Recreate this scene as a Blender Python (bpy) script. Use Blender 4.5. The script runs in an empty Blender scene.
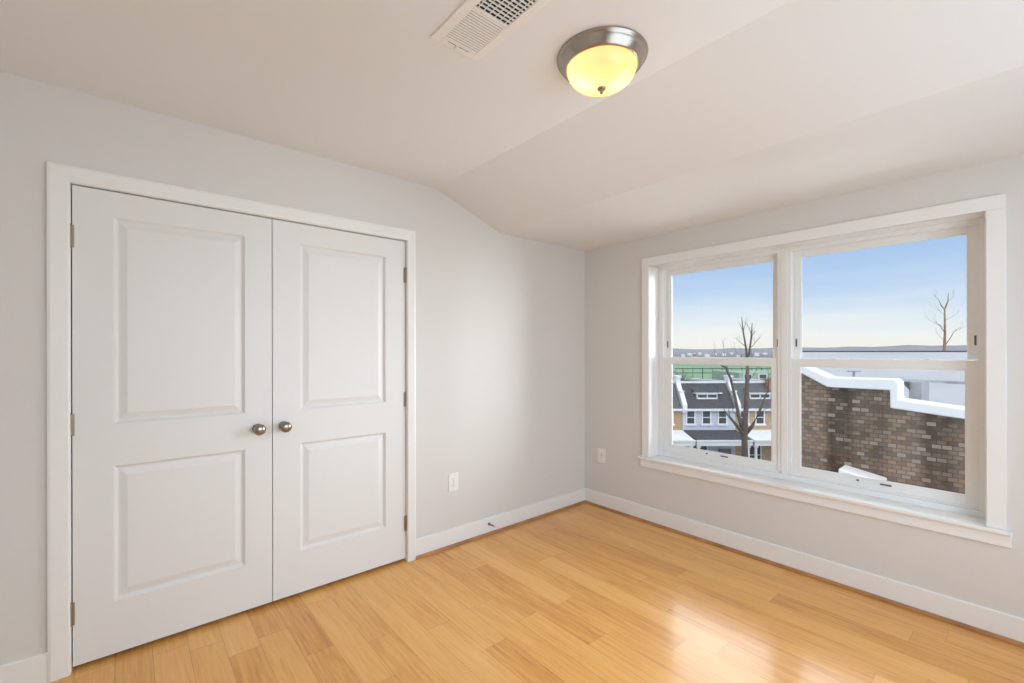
import bpy, bmesh, math, random
from mathutils import Vector, Matrix
random.seed(7)
SC = bpy.context.scene
COL = SC.collection
PI = math.pi

# ------------------------------------------------------------------ camera
YAW = 0.8643
ROLL = -0.0018
CAM = Vector((-3.1087, -2.6404, 1.35))
FWD = Vector((math.cos(YAW), math.sin(YAW), 0))
RGT = Vector((math.sin(YAW), -math.cos(YAW), 0))
UP = Vector((0, 0, 1))
cr, sr = math.cos(ROLL), math.sin(ROLL)
R2 = cr * RGT + sr * UP
U2 = -sr * RGT + cr * UP
cd = bpy.data.cameras.new('camera')
cam = bpy.data.objects.new('camera', cd)
COL.objects.link(cam)
cd.sensor_width = 36.0
cd.lens = 449.687 / 1024 * 36.0
cd.shift_y = (350.97 - 341.5) / 1024
cd.clip_start = 0.05
cd.clip_end = 9000
cam.matrix_world = Matrix(((R2.x, U2.x, -FWD.x, CAM.x), (R2.y, U2.y, -FWD.y, CAM.y),
                           (R2.z, U2.z, -FWD.z, CAM.z), (0, 0, 0, 1)))
SC.camera = cam

# ------------------------------------------------------------------ colour management
SC.view_settings.view_transform = 'Standard'
SC.view_settings.look = 'None'
SC.view_settings.gamma = 1.0
SC.view_settings.exposure = 0.07
SC.view_settings.use_curve_mapping = False
SC.cycles.use_denoising = True
SC.cycles.max_bounces = 12
SC.cycles.diffuse_bounces = 8
SC.cycles.transparent_max_bounces = 16
SC.cycles.sample_clamp_indirect = 8.0

# ------------------------------------------------------------------ world (sky)
W = bpy.data.worlds.new('sky')
SC.world = W
W.use_nodes = True
nt = W.node_tree
nt.nodes.clear()
def wn(t, **k):
    n = nt.nodes.new(t)
    for a, b in k.items():
        setattr(n, a, b)
    return n
wo = wn('ShaderNodeOutputWorld'); wb = wn('ShaderNodeBackground')
tc = wn('ShaderNodeTexCoord'); sp = wn('ShaderNodeSeparateXYZ')
nt.links.new(tc.outputs['Generated'], sp.inputs[0])
# thin cloud streaks shift the elevation a little
mp = wn('ShaderNodeMapping'); mp.inputs['Scale'].default_value = (3, 3, 26)
nz = wn('ShaderNodeTexNoise'); nz.inputs['Scale'].default_value = 1.6; nz.inputs['Detail'].default_value = 4
nt.links.new(tc.outputs['Generated'], mp.inputs[0]); nt.links.new(mp.outputs[0], nz.inputs['Vector'])
mm = wn('ShaderNodeMath', operation='MULTIPLY_ADD')
nt.links.new(nz.outputs[0], mm.inputs[0]); mm.inputs[1].default_value = 0.055; 
ms = wn('ShaderNodeMath', operation='ADD'); ms.inputs[1].default_value = -0.0275
nt.links.new(sp.outputs[2], ms.inputs[0]); nt.links.new(ms.outputs[0], mm.inputs[2])
ramp = wn('ShaderNodeValToRGB')
nt.links.new(mm.outputs[0], ramp.inputs[0])
SKY = [(0.0, (.93, .90, .85)), (.03, (.91, .91, .90)), (.06, (.80, .86, .93)), (.10, (.60, .73, .92)),
       (.15, (.45, .62, .89)), (.21, (.38, .55, .86)), (.30, (.60, .70, .86)), (.50, (.95, .97, 1.0)), (1.0, (1.0, 1.0, 1.0))]
el = ramp.color_ramp.elements
el[0].position, el[0].color = SKY[0][0], (*SKY[0][1], 1)
el[1].position, el[1].color = SKY[-1][0], (*SKY[-1][1], 1)
for p, c in SKY[1:-1]:
    e = el.new(p); e.color = (*c, 1)
# brighter sky on the side of the low sun, behind the camera
dt = wn('ShaderNodeVectorMath', operation='DOT_PRODUCT')
nt.links.new(tc.outputs['Generated'], dt.inputs[0]); dt.inputs[1].default_value = (-.35, -.93, .1)
mr = wn('ShaderNodeMapRange', interpolation_type='SMOOTHSTEP')
nt.links.new(dt.outputs['Value'], mr.inputs[0])
mr.inputs[1].default_value = 0.0; mr.inputs[2].default_value = .9
mr.inputs[3].default_value = 1.0; mr.inputs[4].default_value = 2.6
nt.links.new(ramp.outputs[0], wb.inputs[0]); nt.links.new(mr.outputs[0], wb.inputs[1])
nt.links.new(wb.outputs[0], wo.inputs[0])

# ------------------------------------------------------------------ large area light: bright high sky over the roofs facing the window
def area(name, loc, direction, sx, sy, power, color, spread=180):
    d = bpy.data.lights.new(name, 'AREA'); d.shape = 'RECTANGLE'
    d.size, d.size_y, d.energy, d.color = sx, sy, power, color; d.spread = math.radians(spread)
    o = bpy.data.objects.new(name, d); COL.objects.link(o)
    o.location = loc
    o.rotation_euler = Vector(direction).to_track_quat('-Z', 'Y').to_euler()
    return o
area('daylight_high_sky', (6.3, -1.2, 5.8), (-1, 0, 0), 13.0, 5.0, 1150, (.93, .98, 1.05))
# bright low sky off to the right of the view, falling through the window onto the closet wall
area('daylight_low_sky', (5.0, -7.2, 1.0), (-5.0, 5.6, .2), 7.5, 7.0, 500, (.95, .99, 1.02), 80)
# skylight thrown up by the snow below the window, lighting the soffit
area('daylight_from_snow', (2.9, -1.6, -2.9), (-2.7, 0, 4.2), 7.0, 3.4, 190, (.95, .98, 1.03), 70)
# added fill lamp, set in a made-up opening behind the camera
area('back_fill_light', (-1.8, -3.60, 1.25), (-.05, 1, .38), 2.1, 1.7, 27, (.80, .96, 1.13))

# ================================================================== helpers
def bm_box(bm, x0, x1, y0, y1, z0, z1):
    x0, x1 = min(x0, x1), max(x0, x1); y0, y1 = min(y0, y1), max(y0, y1); z0, z1 = min(z0, z1), max(z0, z1)
    v = [bm.verts.new(p) for p in ((x0, y0, z0), (x1, y0, z0), (x1, y1, z0), (x0, y1, z0),
                                   (x0, y0, z1), (x1, y0, z1), (x1, y1, z1), (x0, y1, z1))]
    for f in ((3, 2, 1, 0), (4, 5, 6, 7), (0, 1, 5, 4), (1, 2, 6, 5), (2, 3, 7, 6), (3, 0, 4, 7)):
        bm.faces.new([v[i] for i in f])
    return v
def bm_prism(bm, pts, axis, a, b):
    """outline pts (2-D) extruded along axis from a to b"""
    def P(p, t):
        return {0: (t, p[0], p[1]), 1: (p[0], t, p[1]), 2: (p[0], p[1], t)}[axis]
    A = [bm.verts.new(P(p, a)) for p in pts]; B = [bm.verts.new(P(p, b)) for p in pts]
    n = len(pts)
    bm.faces.new(A[::-1]); bm.faces.new(B)
    for i in range(n):
        bm.faces.new((A[i], A[(i + 1) % n], B[(i + 1) % n], B[i]))
def bm_tube(bm, pts, radii, seg=8):
    rings = []
    n = len(pts)
    for i, p in enumerate(pts):
        p = Vector(p)
        d = (Vector(pts[min(i + 1, n - 1)]) - Vector(pts[max(i - 1, 0)])).normalized()
        a = d.cross(Vector((0, 0, 1)) if abs(d.z) < .9 else Vector((1, 0, 0))).normalized(); b = d.cross(a)
        r = radii[i] if hasattr(radii, '__len__') else radii
        rings.append([bm.verts.new(p + r * (math.cos(t) * a + math.sin(t) * b)) for t in [2 * PI * k / seg for k in range(seg)]])
    for i in range(n - 1):
        for k in range(seg):
            bm.faces.new((rings[i][k], rings[i][(k + 1) % seg], rings[i + 1][(k + 1) % seg], rings[i + 1][k]))
    bm.faces.new(rings[0][::-1]); bm.faces.new(rings[-1])
def bm_lathe(bm, prof, seg=48, axis='Z', origin=(0, 0, 0)):
    """prof: list of (r, h); r=0 ends become poles"""
    o = Vector(origin)
    def P(r, h, t):
        c, s = r * math.cos(t), r * math.sin(t)
        return o + (Vector((c, s, h)) if axis == 'Z' else Vector((c, h, s)) if axis == 'Y' else Vector((h, c, s)))
    rings = []
    for r, h in prof:
        rings.append([bm.verts.new(P(0, h, 0))] if r < 1e-6 else [bm.verts.new(P(r, h, 2 * PI * k / seg)) for k in range(seg)])
    for A, B in zip(rings, rings[1:]):
        for k in range(seg):
            k2 = (k + 1) % seg
            if len(A) == 1 and len(B) == 1: continue
            if len(A) == 1: bm.faces.new((A[0], B[k], B[k2]))
            elif len(B) == 1: bm.faces.new((A[k], A[k2], B[0]))
            else: bm.faces.new((A[k], A[k2], B[k2], B[k]))
def obj(name, bm, mat, parent=None, bevel=0.0, smooth=False, seg=2):
    bmesh.ops.recalc_face_normals(bm, faces=bm.faces)
    me = bpy.data.meshes.new(name); bm.to_mesh(me); bm.free()
    o = bpy.data.objects.new(name, me); COL.objects.link(o)
    me.materials.append(mat)
    if parent: o.parent = parent
    if smooth:
        for p in me.polygons: p.use_smooth = True
    if bevel:
        m = o.modifiers.new('bevel', 'BEVEL'); m.width = bevel; m.segments = seg; m.limit_method = 'ANGLE'
        m.angle_limit = math.radians(40)
    return o
def boxes(name, lst, mat, parent=None, bevel=0.0):
    bm = bmesh.new()
    for b in lst: bm_box(bm, *b)
    return obj(name, bm, mat, parent, bevel)
def tag(o, label, cat=None, group=None, kind=None):
    o['label'] = label
    if cat: o['category'] = cat
    if group: o['group'] = group
    if kind: o['kind'] = kind
    return o
def empty(name, loc=(0, 0, 0), rz=0.0):
    o = bpy.data.objects.new(name, None); COL.objects.link(o)
    o.location = loc; o.rotation_euler = (0, 0, rz); o.empty_display_size = .1
    return o
def copy_tree(o, parent=None):
    c = o.copy(); COL.objects.link(c)
    if parent: c.parent = parent
    for ch in list(o.children): copy_tree(ch, c)
    return c

# ================================================================== materials
def mat(name, col, rough=.5, metal=0.0, bump=0.0, bscale=200.0, var=0.0, vscale=3.0, spec=None, coat=0.0):
    m = bpy.data.materials.new(name); m.use_nodes = True
    t = m.node_tree; b = t.nodes['Principled BSDF']
    b.inputs['Base Color'].default_value = (*col, 1); b.inputs['Roughness'].default_value = rough
    b.inputs['Metallic'].default_value = metal
    if spec is not None: b.inputs['Specular IOR Level'].default_value = spec
    if coat: b.inputs['Coat Weight'].default_value = coat; b.inputs['Coat Roughness'].default_value = .08
    tcx = t.nodes.new('ShaderNodeTexCoord')
    if bump:
        n = t.nodes.new('ShaderNodeTexNoise'); n.inputs['Scale'].default_value = bscale; n.inputs['Detail'].default_value = 3
        t.links.new(tcx.outputs['Object'], n.inputs['Vector'])
        bp = t.nodes.new('ShaderNodeBump'); bp.inputs['Strength'].default_value = bump; bp.inputs['Distance'].default_value = .002
        t.links.new(n.outputs[0], bp.inputs['Height']); t.links.new(bp.outputs[0], b.inputs['Normal'])
    if var:
        n = t.nodes.new('ShaderNodeTexNoise'); n.inputs['Scale'].default_value = vscale; n.inputs['Detail'].default_value = 5
        t.links.new(tcx.outputs['Object'], n.inputs['Vector'])
        r = t.nodes.new('ShaderNodeValToRGB')
        r.color_ramp.elements[0].position = .3; r.color_ramp.elements[1].position = .7
        r.color_ramp.elements[0].color = (*[c * (1 - var) for c in col], 1)
        r.color_ramp.elements[1].color = (*[min(1, c * (1 + var)) for c in col], 1)
        t.links.new(n.outputs[0], r.inputs[0]); t.links.new(r.outputs[0], b.inputs['Base Color'])
    return m
M = {}
M['wall'] = mat('wall_paint', (.70, .693, .67), .65, bump=.05, bscale=350)
M['ceil'] = mat('ceiling_paint', (.80, .805, .80), .75, bump=.04, bscale=300)
M['trim'] = mat('white_trim_paint', (.84, .85, .84), .32, bump=.02, bscale=90)
M['door'] = mat('white_door_paint', (.77, .782, .775), .38, bump=.03, bscale=160)
M['vinyl'] = mat('white_vinyl', (.82, .835, .83), .32)
M['plastic'] = mat('white_plastic', (.88, .87, .84), .3)
M['dark'] = mat('dark_slot', (.02, .02, .02), .6)
M['shadowgrey'] = mat('dark_plastic', (.09, .09, .09), .5)
M['nickel'] = mat('brushed_nickel', (.42, .375, .32), .25, 1.0, bump=.05, bscale=400)
M['knob'] = mat('satin_nickel_knob', (.34, .30, .25), .2, 1.0)
M['hinge'] = mat('hinge_metal', (.42, .38, .32), .35, 1.0)
M['ventwhite'] = mat('vent_enamel', (.86, .84, .80), .4)
M['ventdark'] = mat('duct_darkness', (.03, .028, .025), .8)
M['chrome'] = mat('steel_rod', (.30, .30, .31), .3, 1.0)
M['rubber'] = mat('white_rubber', (.75, .74, .72), .6)

def floor_mat(name, along_y=True, bw=.127, tone=(1, 1, 1)):
    m = bpy.data.materials.new(name); m.use_nodes = True
    t = m.node_tree; b = t.nodes['Principled BSDF']; L = t.links.new
    def N(ty, **k):
        n = t.nodes.new(ty)
        for a, v in k.items(): setattr(n, a, v)
        return n
    def MA(op, a, bb=None, c=None):
        n = N('ShaderNodeMath', operation=op)
        for i, x in enumerate((a, bb, c)):
            if x is None: continue
            if isinstance(x, (int, float)): n.inputs[i].default_value = x
            else: L(x, n.inputs[i])
        return n.outputs[0]
    g = N('ShaderNodeTexCoord'); s = N('ShaderNodeSeparateXYZ'); L(g.outputs['Object'], s.inputs[0])
    X, Y = s.outputs[0], s.outputs[1]
    rx = MA('DIVIDE', MA('ADD', X, 10.012), bw)
    row = MA('FLOOR', rx); fx = MA('FRACT', rx)
    wnz = N('ShaderNodeTexWhiteNoise', noise_dimensions='1D'); L(row, wnz.inputs['W'])
    ln = MA('MULTIPLY_ADD', wnz.outputs['Value'], .5, .75)
    ry = MA('DIVIDE', MA('ADD', MA('MULTIPLY_ADD', wnz.outputs['Value'], 7.3, Y), 20.0), ln)
    idx = MA('FLOOR', ry); fy = MA('FRACT', ry)
    cv = N('ShaderNodeCombineXYZ'); L(row, cv.inputs[0]); L(idx, cv.inputs[1])
    w2 = N('ShaderNodeTexWhiteNoise', noise_dimensions='2D'); L(cv.outputs[0], w2.inputs['Vector'])
    # grain, offset per board
    off = N('ShaderNodeVectorMath', operation='MULTIPLY_ADD'); L(w2.outputs['Color'], off.inputs[0])
    off.inputs[1].default_value = (9, 9, 9); L(g.outputs['Object'], off.inputs[2])
    mpp = N('ShaderNodeMapping'); mpp.inputs['Scale'].default_value = (38, 2.2, 1); L(off.outputs[0], mpp.inputs[0])
    gn = N('ShaderNodeTexNoise'); gn.inputs['Scale'].default_value = 1.7; gn.inputs['Detail'].default_value = 7
    gn.inputs['Roughness'].default_value = .62; gn.inputs['Distortion'].default_value = .5
    L(mpp.outputs[0], gn.inputs['Vector'])
    mp2 = N('ShaderNodeMapping'); mp2.inputs['Scale'].default_value = (7, 1.2, 1); L(off.outputs[0], mp2.inputs[0])
    g2 = N('ShaderNodeTexNoise'); g2.inputs['Scale'].default_value = 1.0; g2.inputs['Detail'].default_value = 3; L(mp2.outputs[0], g2.inputs['Vector'])
    mixv = MA('ADD', MA('MULTIPLY_ADD', gn.outputs[0], .72, -.11), MA('ADD', MA('MULTIPLY_ADD', w2.outputs['Value'], .27, .07), MA('MULTIPLY', g2.outputs[0], .28)))
    r = N('ShaderNodeValToRGB'); L(mixv, r.inputs[0])
    cols = [(.26, (.45, .185, .045)), (.45, (.68, .325, .085)), (.63, (.79, .42, .122)), (.86, (.86, .50, .18))]
    e = r.color_ramp.elements
    e[0].position, e[0].color = cols[0][0], (*cols[0][1], 1); e[1].position, e[1].color = cols[-1][0], (*cols[-1][1], 1)
    for p, c in cols[1:-1]:
        q = e.new(p); q.color = (*c, 1)
    # gaps between boards
    ex = MA('MULTIPLY', MA('MINIMUM', fx, MA('SUBTRACT', 1.0, fx)), bw)
    ey = MA('MULTIPLY', MA('MINIMUM', fy, MA('SUBTRACT', 1.0, fy)), ln)
    ed = MA('MINIMUM', ex, ey)
    k = N('ShaderNodeMapRange'); L(ed, k.inputs[0]); k.inputs[1].default_value = .0004; k.inputs[2].default_value = .0012
    k.inputs[3].default_value = .6; k.inputs[4].default_value = 1.0
    hs = N('ShaderNodeVectorMath', operation='SCALE'); L(r.outputs[0], hs.inputs[0]); L(k.outputs[0], hs.inputs['Scale'])
    L(hs.outputs[0], b.inputs['Base Color'])
    b.inputs['Roughness'].default_value = .30
    b.inputs['Specular IOR Level'].default_value = .25
    b.inputs['Coat Weight'].default_value = .4; b.inputs['Coat Roughness'].default_value = .15; b.inputs['Coat IOR'].default_value = 1.5
    bp = N('ShaderNodeBump'); bp.inputs['Strength'].default_value = .25; bp.inputs['Distance'].default_value = .0008
    L(k.outputs[0], bp.inputs['Height']); L(bp.outputs[0], b.inputs['Normal']); L(bp.outputs[0], b.inputs['Coat Normal'])
    return m
M['floor'] = floor_mat('oak_plank_floor')
M['shoe'] = mat('stained_wood_moulding', (.40, .19, .07), .35, var=.25, vscale=6)

def glass_mat():
    m = bpy.data.materials.new('window_glass'); m.use_nodes = True
    t = m.node_tree; t.nodes.clear(); L = t.links.new
    o = t.nodes.new('ShaderNodeOutputMaterial'); mx = t.nodes.new('ShaderNodeMixShader')
    tr = t.nodes.new('ShaderNodeBsdfTransparent'); gl = t.nodes.new('ShaderNodeBsdfGlossy')
    gl.inputs['Roughness'].default_value = .02
    tr.inputs[0].default_value = (.97, .985, .98, 1)
    lw = t.nodes.new('ShaderNodeFresnel'); lw.inputs[0].default_value = 1.35
    L(lw.outputs[0], mx.inputs[0]); L(tr.outputs[0], mx.inputs[1]); L(gl.outputs[0], mx.inputs[2]); L(mx.outputs[0], o.inputs[0])
    return m
M['glass'] = glass_mat()
def shade_mat():
    m = bpy.data.materials.new('lit_alabaster_glass'); m.use_nodes = True
    t = m.node_tree; t.nodes.clear(); L = t.links.new
    o = t.nodes.new('ShaderNodeOutputMaterial'); ad = t.nodes.new('ShaderNodeAddShader')
    tl = t.nodes.new('ShaderNodeBsdfTranslucent'); em = t.nodes.new('ShaderNodeEmission')
    mx = t.nodes.new('ShaderNodeMixShader'); gl = t.nodes.new('ShaderNodeBsdfGlossy'); gl.inputs['Roughness'].default_value = .15
    tl.inputs[0].default_value = (.88, .70, .44, 1); mx.inputs[0].default_value = .06
    em.inputs[0].default_value = (1.0, .72, .36, 1); em.inputs[1].default_value = .30
    L(tl.outputs[0], mx.inputs[1]); L(gl.outputs[0], mx.inputs[2])
    L(mx.outputs[0], ad.inputs[0]); L(em.outputs[0], ad.inputs[1]); L(ad.outputs[0], o.inputs[0])
    return m
M['shade'] = shade_mat()

# ================================================================== room shell
XL, YB, ZT, ZS = -3.78, -3.62, 2.45, 2.242      # side wall, back wall, high ceiling, low soffit
PRO = [(XL, ZT), (-1.522, ZT), (-.972, ZS), (0.0, ZS)]
tag(boxes('floor', [(XL - .1, .0, YB - .1, .0, -.12, 0), (-3.30, -1.74, 0, .62, -.12, 0)], M['floor']),
    'honey coloured glossy oak plank floor of the empty room', 'floor', kind='structure')
bm = bmesh.new()
bm_prism(bm, PRO + [(0.0, 2.7), (XL, 2.7)], 1, YB, 0.0)
tag(obj('ceiling', bm, M['ceil']), 'off-white ceiling stepping down by a slope to a low soffit over the window', 'ceiling', kind='structure')
# closet wall (left in the photograph), y = 0 .. 0.12, with the closet opening
DX0, DX1, DZ = -3.302, -1.742, 2.068
bm = bmesh.new()
bm_box(bm, XL - .1, DX0, 0, .12, -.12, 2.7)
bm_box(bm, DX0, DX1, 0, .12, DZ, 2.7)
bm_box(bm, DX1, .22, 0, .12, -.12, 2.7)
bm_box(bm, DX0 - .02, DX1 + .02, .62, .70, -.12, 2.4)        # closet back
bm_box(bm, DX0 - .08, DX0 - .02, .12, .70, -.12, 2.4); bm_box(bm, DX1 + .02, DX1 + .08, .12, .70, -.12, 2.4)
bm_box(bm, DX0 - .02, DX1 + .02, .12, .62, 2.3, 2.4)
tag(obj('wall_left', bm, M['wall']), 'pale grey painted wall holding the double closet doors', 'wall', kind='structure')
# window wall, x = 0 .. 0.22
WY0, WY1, WZ0, WZ1 = -.652, -2.486, .497, 2.022
bm = bmesh.new()
bm_box(bm, 0, .22, WY0, 0, -.12, 2.7)
bm_box(bm, 0, .22, -14.0, WY1, -.12, 2.7)  # unseen stretch past the room, added to keep the low-sky lamp off the back opening
bm_box(bm, 0, .22, WY1, WY0, -.12, WZ0)
bm_box(bm, 0, .22, WY1, WY0, WZ1, 2.7)
tag(obj('wall_right', bm, M['wall']), 'pale grey painted wall around the wide double window', 'wall', kind='structure')
bm = bmesh.new()
bm_box(bm, XL - .1, XL, YB - .1, 0, -.12, 2.7)
tag(obj('wall_side', bm, M['wall']), 'pale grey painted wall at the far left edge', 'wall', kind='structure')
bm = bmesh.new()                                              # unseen back wall; its wide opening is added to let fill light in
BX0, BX1, BZ1 = -2.95, -.65, 2.15
bm_box(bm, XL, BX0, YB - .1, YB, -.12, 2.7); bm_box(bm, BX1, 0, YB - .1, YB, -.12, 2.7)
bm_box(bm, BX0, BX1, YB - .1, YB, BZ1, 2.7); bm_box(bm, BX0, BX1, YB - .1, YB, -.12, .25)
tag(obj('wall_back', bm, M['wall']), 'pale grey painted wall behind the camera with a wide opening added for fill light', 'wall', kind='structure')

# baseboards and wooden shoe mouldings
BH = .124
def board_prof(d):   # depth outward
    return [(0, .0), (-.014, .0), (-.014, BH - .003), (-.012, BH - .0006), (-.011, BH), (0, BH)]
bm = bmesh.new(); bm_prism(bm, board_prof(0), 0, -1.692, 0)
tag(obj('baseboard_left', bm, M['trim']), 'white baseboard between the closet casing and the room corner', 'baseboard', kind='structure')
bm = bmesh.new(); bm_prism(bm, [(p[0], p[1]) for p in board_prof(0)], 1, YB, -.014)
tag(obj('baseboard_right', bm, M['trim']), 'white baseboard below the wide window', 'baseboard', kind='structure')
bm = bmesh.new(); bm_prism(bm, board_prof(0), 0, XL, -3.36)
tag(obj('baseboard_side', bm, M['trim']), 'short white baseboard left of the closet casing', 'baseboard', kind='structure')
def shoe_prof():
    r = .017
    return [(-.014, 0)] + [(-.014 - r * math.cos(a), r * 1.15 * math.sin(a)) for a in [PI / 2 * k / 6 for k in range(7)]]
bm = bmesh.new(); bm_prism(bm, shoe_prof(), 0, -1.692, -.014)
tag(obj('trim_1', bm, M['shoe']), 'brown quarter round wood moulding along the closet wall baseboard', 'moulding', kind='structure')
bm = bmesh.new(); bm_prism(bm, shoe_prof(), 1, YB, -.014)
tag(obj('trim_2', bm, M['shoe']), 'brown quarter round wood moulding along the baseboard under the window', 'moulding', kind='structure')

# ================================================================== closet doors
CO0, CO1, CI0, CI1, CT, CIT = -3.361, -1.690, -3.294, -1.748, 2.127, 2.061
bm = bmesh.new()
def casing_prof(w):  # (offset across from inner edge, depth)
    return [(0, 0), (0, -.012), (.006, -.016), (w - .01, -.019), (w, -.016), (w, 0)]
# mitred casing as one mesh: left leg, head, right leg
w = CT - CIT
def leg(xin, xout):
    sgn = 1 if xout > xin else -1
    ww = abs(xout - xin)
    A, B = [], []
    for k, (o, d) in enumerate(casing_prof(ww)):
        A.append(bm.verts.new((xin + sgn * o, d, 0))); B.append(bm.verts.new((xin + sgn * o, d, CIT + o * w / ww)))
    n = len(A)
    for i in range(n): bm.faces.new((A[i], A[(i + 1) % n], B[(i + 1) % n], B[i]))
    bm.faces.new(A); return B
L_ = leg(CI0, CO0); R_ = leg(CI1, CO1)
n = len(L_)
for i in range(n): bm.faces.new((L_[i], L_[(i + 1) % n], R_[(i + 1) % n], R_[i]))
# jamb linings and stop
bm_box(bm, DX0, CI0 + .002, 0, .12, 0, CIT + .004); bm_box(bm, CI1 - .002, DX1, 0, .12, 0, CIT + .004)
bm_box(bm, DX0, DX1, 0, .12, CIT - .002, DZ)
tag(obj('trim_3', bm, M['trim']), 'white door casing framing the double closet doors', 'door casing', kind='structure')

def panel_door(name, x0, x1, panels, knob_x, hinge_x, hinge_side, label):
    zb, zt, yf, th = .022, 2.053, .003, .035
    bm = bmesh.new()
    xs = sorted({x0, x1, panels[0][0], panels[0][1]})
    zs = sorted({zb, zt} | {p[2] for p in panels} | {p[3] for p in panels})
    V = {}
    def v(x, y, z):
        k = (round(x, 5), round(y, 5), round(z, 5))
        if k not in V: V[k] = bm.verts.new((x, y, z))
        return V[k]
    holes = {(p[0], p[2]) for p in panels}
    for i in range(len(xs) - 1):
        for j in range(len(zs) - 1):
            if (xs[i], zs[j]) in holes: continue
            bm.faces.new((v(xs[i], yf, zs[j]), v(xs[i + 1], yf, zs[j]), v(xs[i + 1], yf, zs[j + 1]), v(xs[i], yf, zs[j + 1])))
    PROF = [(0, 0), (.003, .004), (.011, .0122), (.015, .0128), (.021, .0115), (.043, .004), (.047, .0032)]
    for (a, b, c, d) in panels:
        prev = None
        for (o, dep) in PROF:
            ring = [v(a + o, yf + dep, c + o), v(b - o, yf + dep, c + o), v(b - o, yf + dep, d - o), v(a + o, yf + dep, d - o)]
            if prev:
                for q in range(4): bm.faces.new((prev[q], prev[(q + 1) % 4], ring[(q + 1) % 4], ring[q]))
            prev = ring
        bm.faces.new(prev)
    # back and edges
    bk = [v(x0, yf + th, zb), v(x1, yf + th, zb), v(x1, yf + th, zt), v(x0, yf + th, zt)]
    bm.faces.new(bk)
    for xe in (x0, x1):
        for j in range(len(zs) - 1):
            pass
    ed = [[v(x, yf, zb) for x in xs], [v(x1, yf, z) for z in zs], [v(x, yf, zt) for x in reversed(xs)], [v(x0, yf, z) for z in reversed(zs)]]
    for q, e in enumerate(ed):
        bm.faces.new(e + [bk[(q + 1) % 4], bk[q]])
    d = obj(name, bm, M['door'])
    tag(d, label, 'door', kind='structure')
    # knob: rose, neck and ball
    kz = .948
    bm = bmesh.new()
    bm_lathe(bm, [(0, yf), (.024, yf), (.026, yf - .003), (.022, yf - .008), (.011, yf - .011), (.010, yf - .024), (.016, yf - .030),
                  (.0255, yf - .038), (.029, yf - .047), (.0275, yf - .056), (.021, yf - .063), (.012, yf - .066), (0, yf - .067)],
             40, 'Y', (knob_x, 0, kz))
    k = obj('door_knob', bm, M['knob'], d, smooth=True); k['label'] = 'brushed nickel round knob'
    for hz0, hz1 in ((1.79, 1.885), (.995, 1.088), (.198, .294)):
        bm = bmesh.new()
        for s in range(3):
            a = hz0 + (hz1 - hz0) * s / 3; b = hz0 + (hz1 - hz0) * (s + 1) / 3 - .0012
            bm_lathe(bm, [(0, a), (.0062, a), (.0062, b), (0, b)], 14, 'Z', (hinge_x, yf - .0075, 0))
        bm_lathe(bm, [(0, hz1), (.0045, hz1), (.004, hz1 + .004), (0, hz1 + .005)], 12, 'Z', (hinge_x, yf - .0075, 0))
        bm_box(bm, hinge_x, hinge_x + hinge_side * .014, yf - .002, yf + .0005, hz0, hz1)
        h = obj('hinge', bm, M['hinge'], d); h['label'] = 'satin metal butt hinge'
    return d
panel_door('door_1', -3.288, -2.5285, [(-3.157, -2.653, .252, .846), (-3.157, -2.653, 1.031, 1.943)], -2.596, -3.2955, 1,
           'left leaf of the white two-panel double closet doors')
panel_door('door_2', -2.5245, -1.755, [(-2.387, -1.889, .252, .844), (-2.387, -1.889, 1.031, 1.941)], -2.472, -1.752, -1,
           'right leaf of the white two-panel double closet doors')
# ball-catch strikes at the head (two dark slivers above the meeting doors) are the gap itself

# ================================================================== the window
win = empty('window_1', (0, 0, 0))
tag(win, 'wide white double window with two hung units looking over rooftops', 'window', kind='structure')
JY0, JY1 = -.664, -2.474          # jamb faces
bm = bmesh.new()
# casing: left, right, head with small inner bead
for (a, b) in ((-.600, -.661), (-2.543, -2.478)):
    bm_box(bm, -.018, 0, a, b, .515, 2.010)
bm_box(bm, -.018, 0, -.600, -2.543, 2.010, 2.077)
# jamb extensions lining the opening
bm_box(bm, -.012, .125, WY0, JY0, .515, 2.010); bm_box(bm, -.012, .125, JY1, WY1, .515, 2.010)
bm_box(bm, -.012, .125, JY0, JY1, 2.010, WZ1)
obj('casing', bm, M['trim'], win, .0025)
obj_st = boxes('stool', [(-.040, .0, -.573, -2.561, .497, .515), (.0, .13, JY0, JY1, .497, .515)], M['trim'], win, .003)
boxes('apron', [(-.018, 0, -.586, -2.558, .4365, .497)], M['trim'], win, .0025)
FX0, FX1 = .120, .215
MU0, MU1 = -1.532, -1.611
fr = [(FX0, FX1, JY0, -.703, .548, 1.986), (FX0, FX1, -2.447, JY1, .548, 1.986), (FX0, FX1, JY0, JY1, 1.986, 2.010),
      (FX0 - .002, FX1, JY0, JY1, .515, .548), (FX0 + .008, FX1, -.703, -2.447, .548, .560), (FX0, FX1, MU0, MU1, .560, 1.986),
      # mullion cover beads
      (FX0 - .006, FX0, -1.553, -1.590, .5485, 1.9855), (FX0 - .004, FX0, JY0, -.682, .5485, 1.9855), (FX0 - .004, FX0, -2.462, JY1, .5485, 1.9855)]
boxes('frame', fr, M['vinyl'], win, .002)
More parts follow.
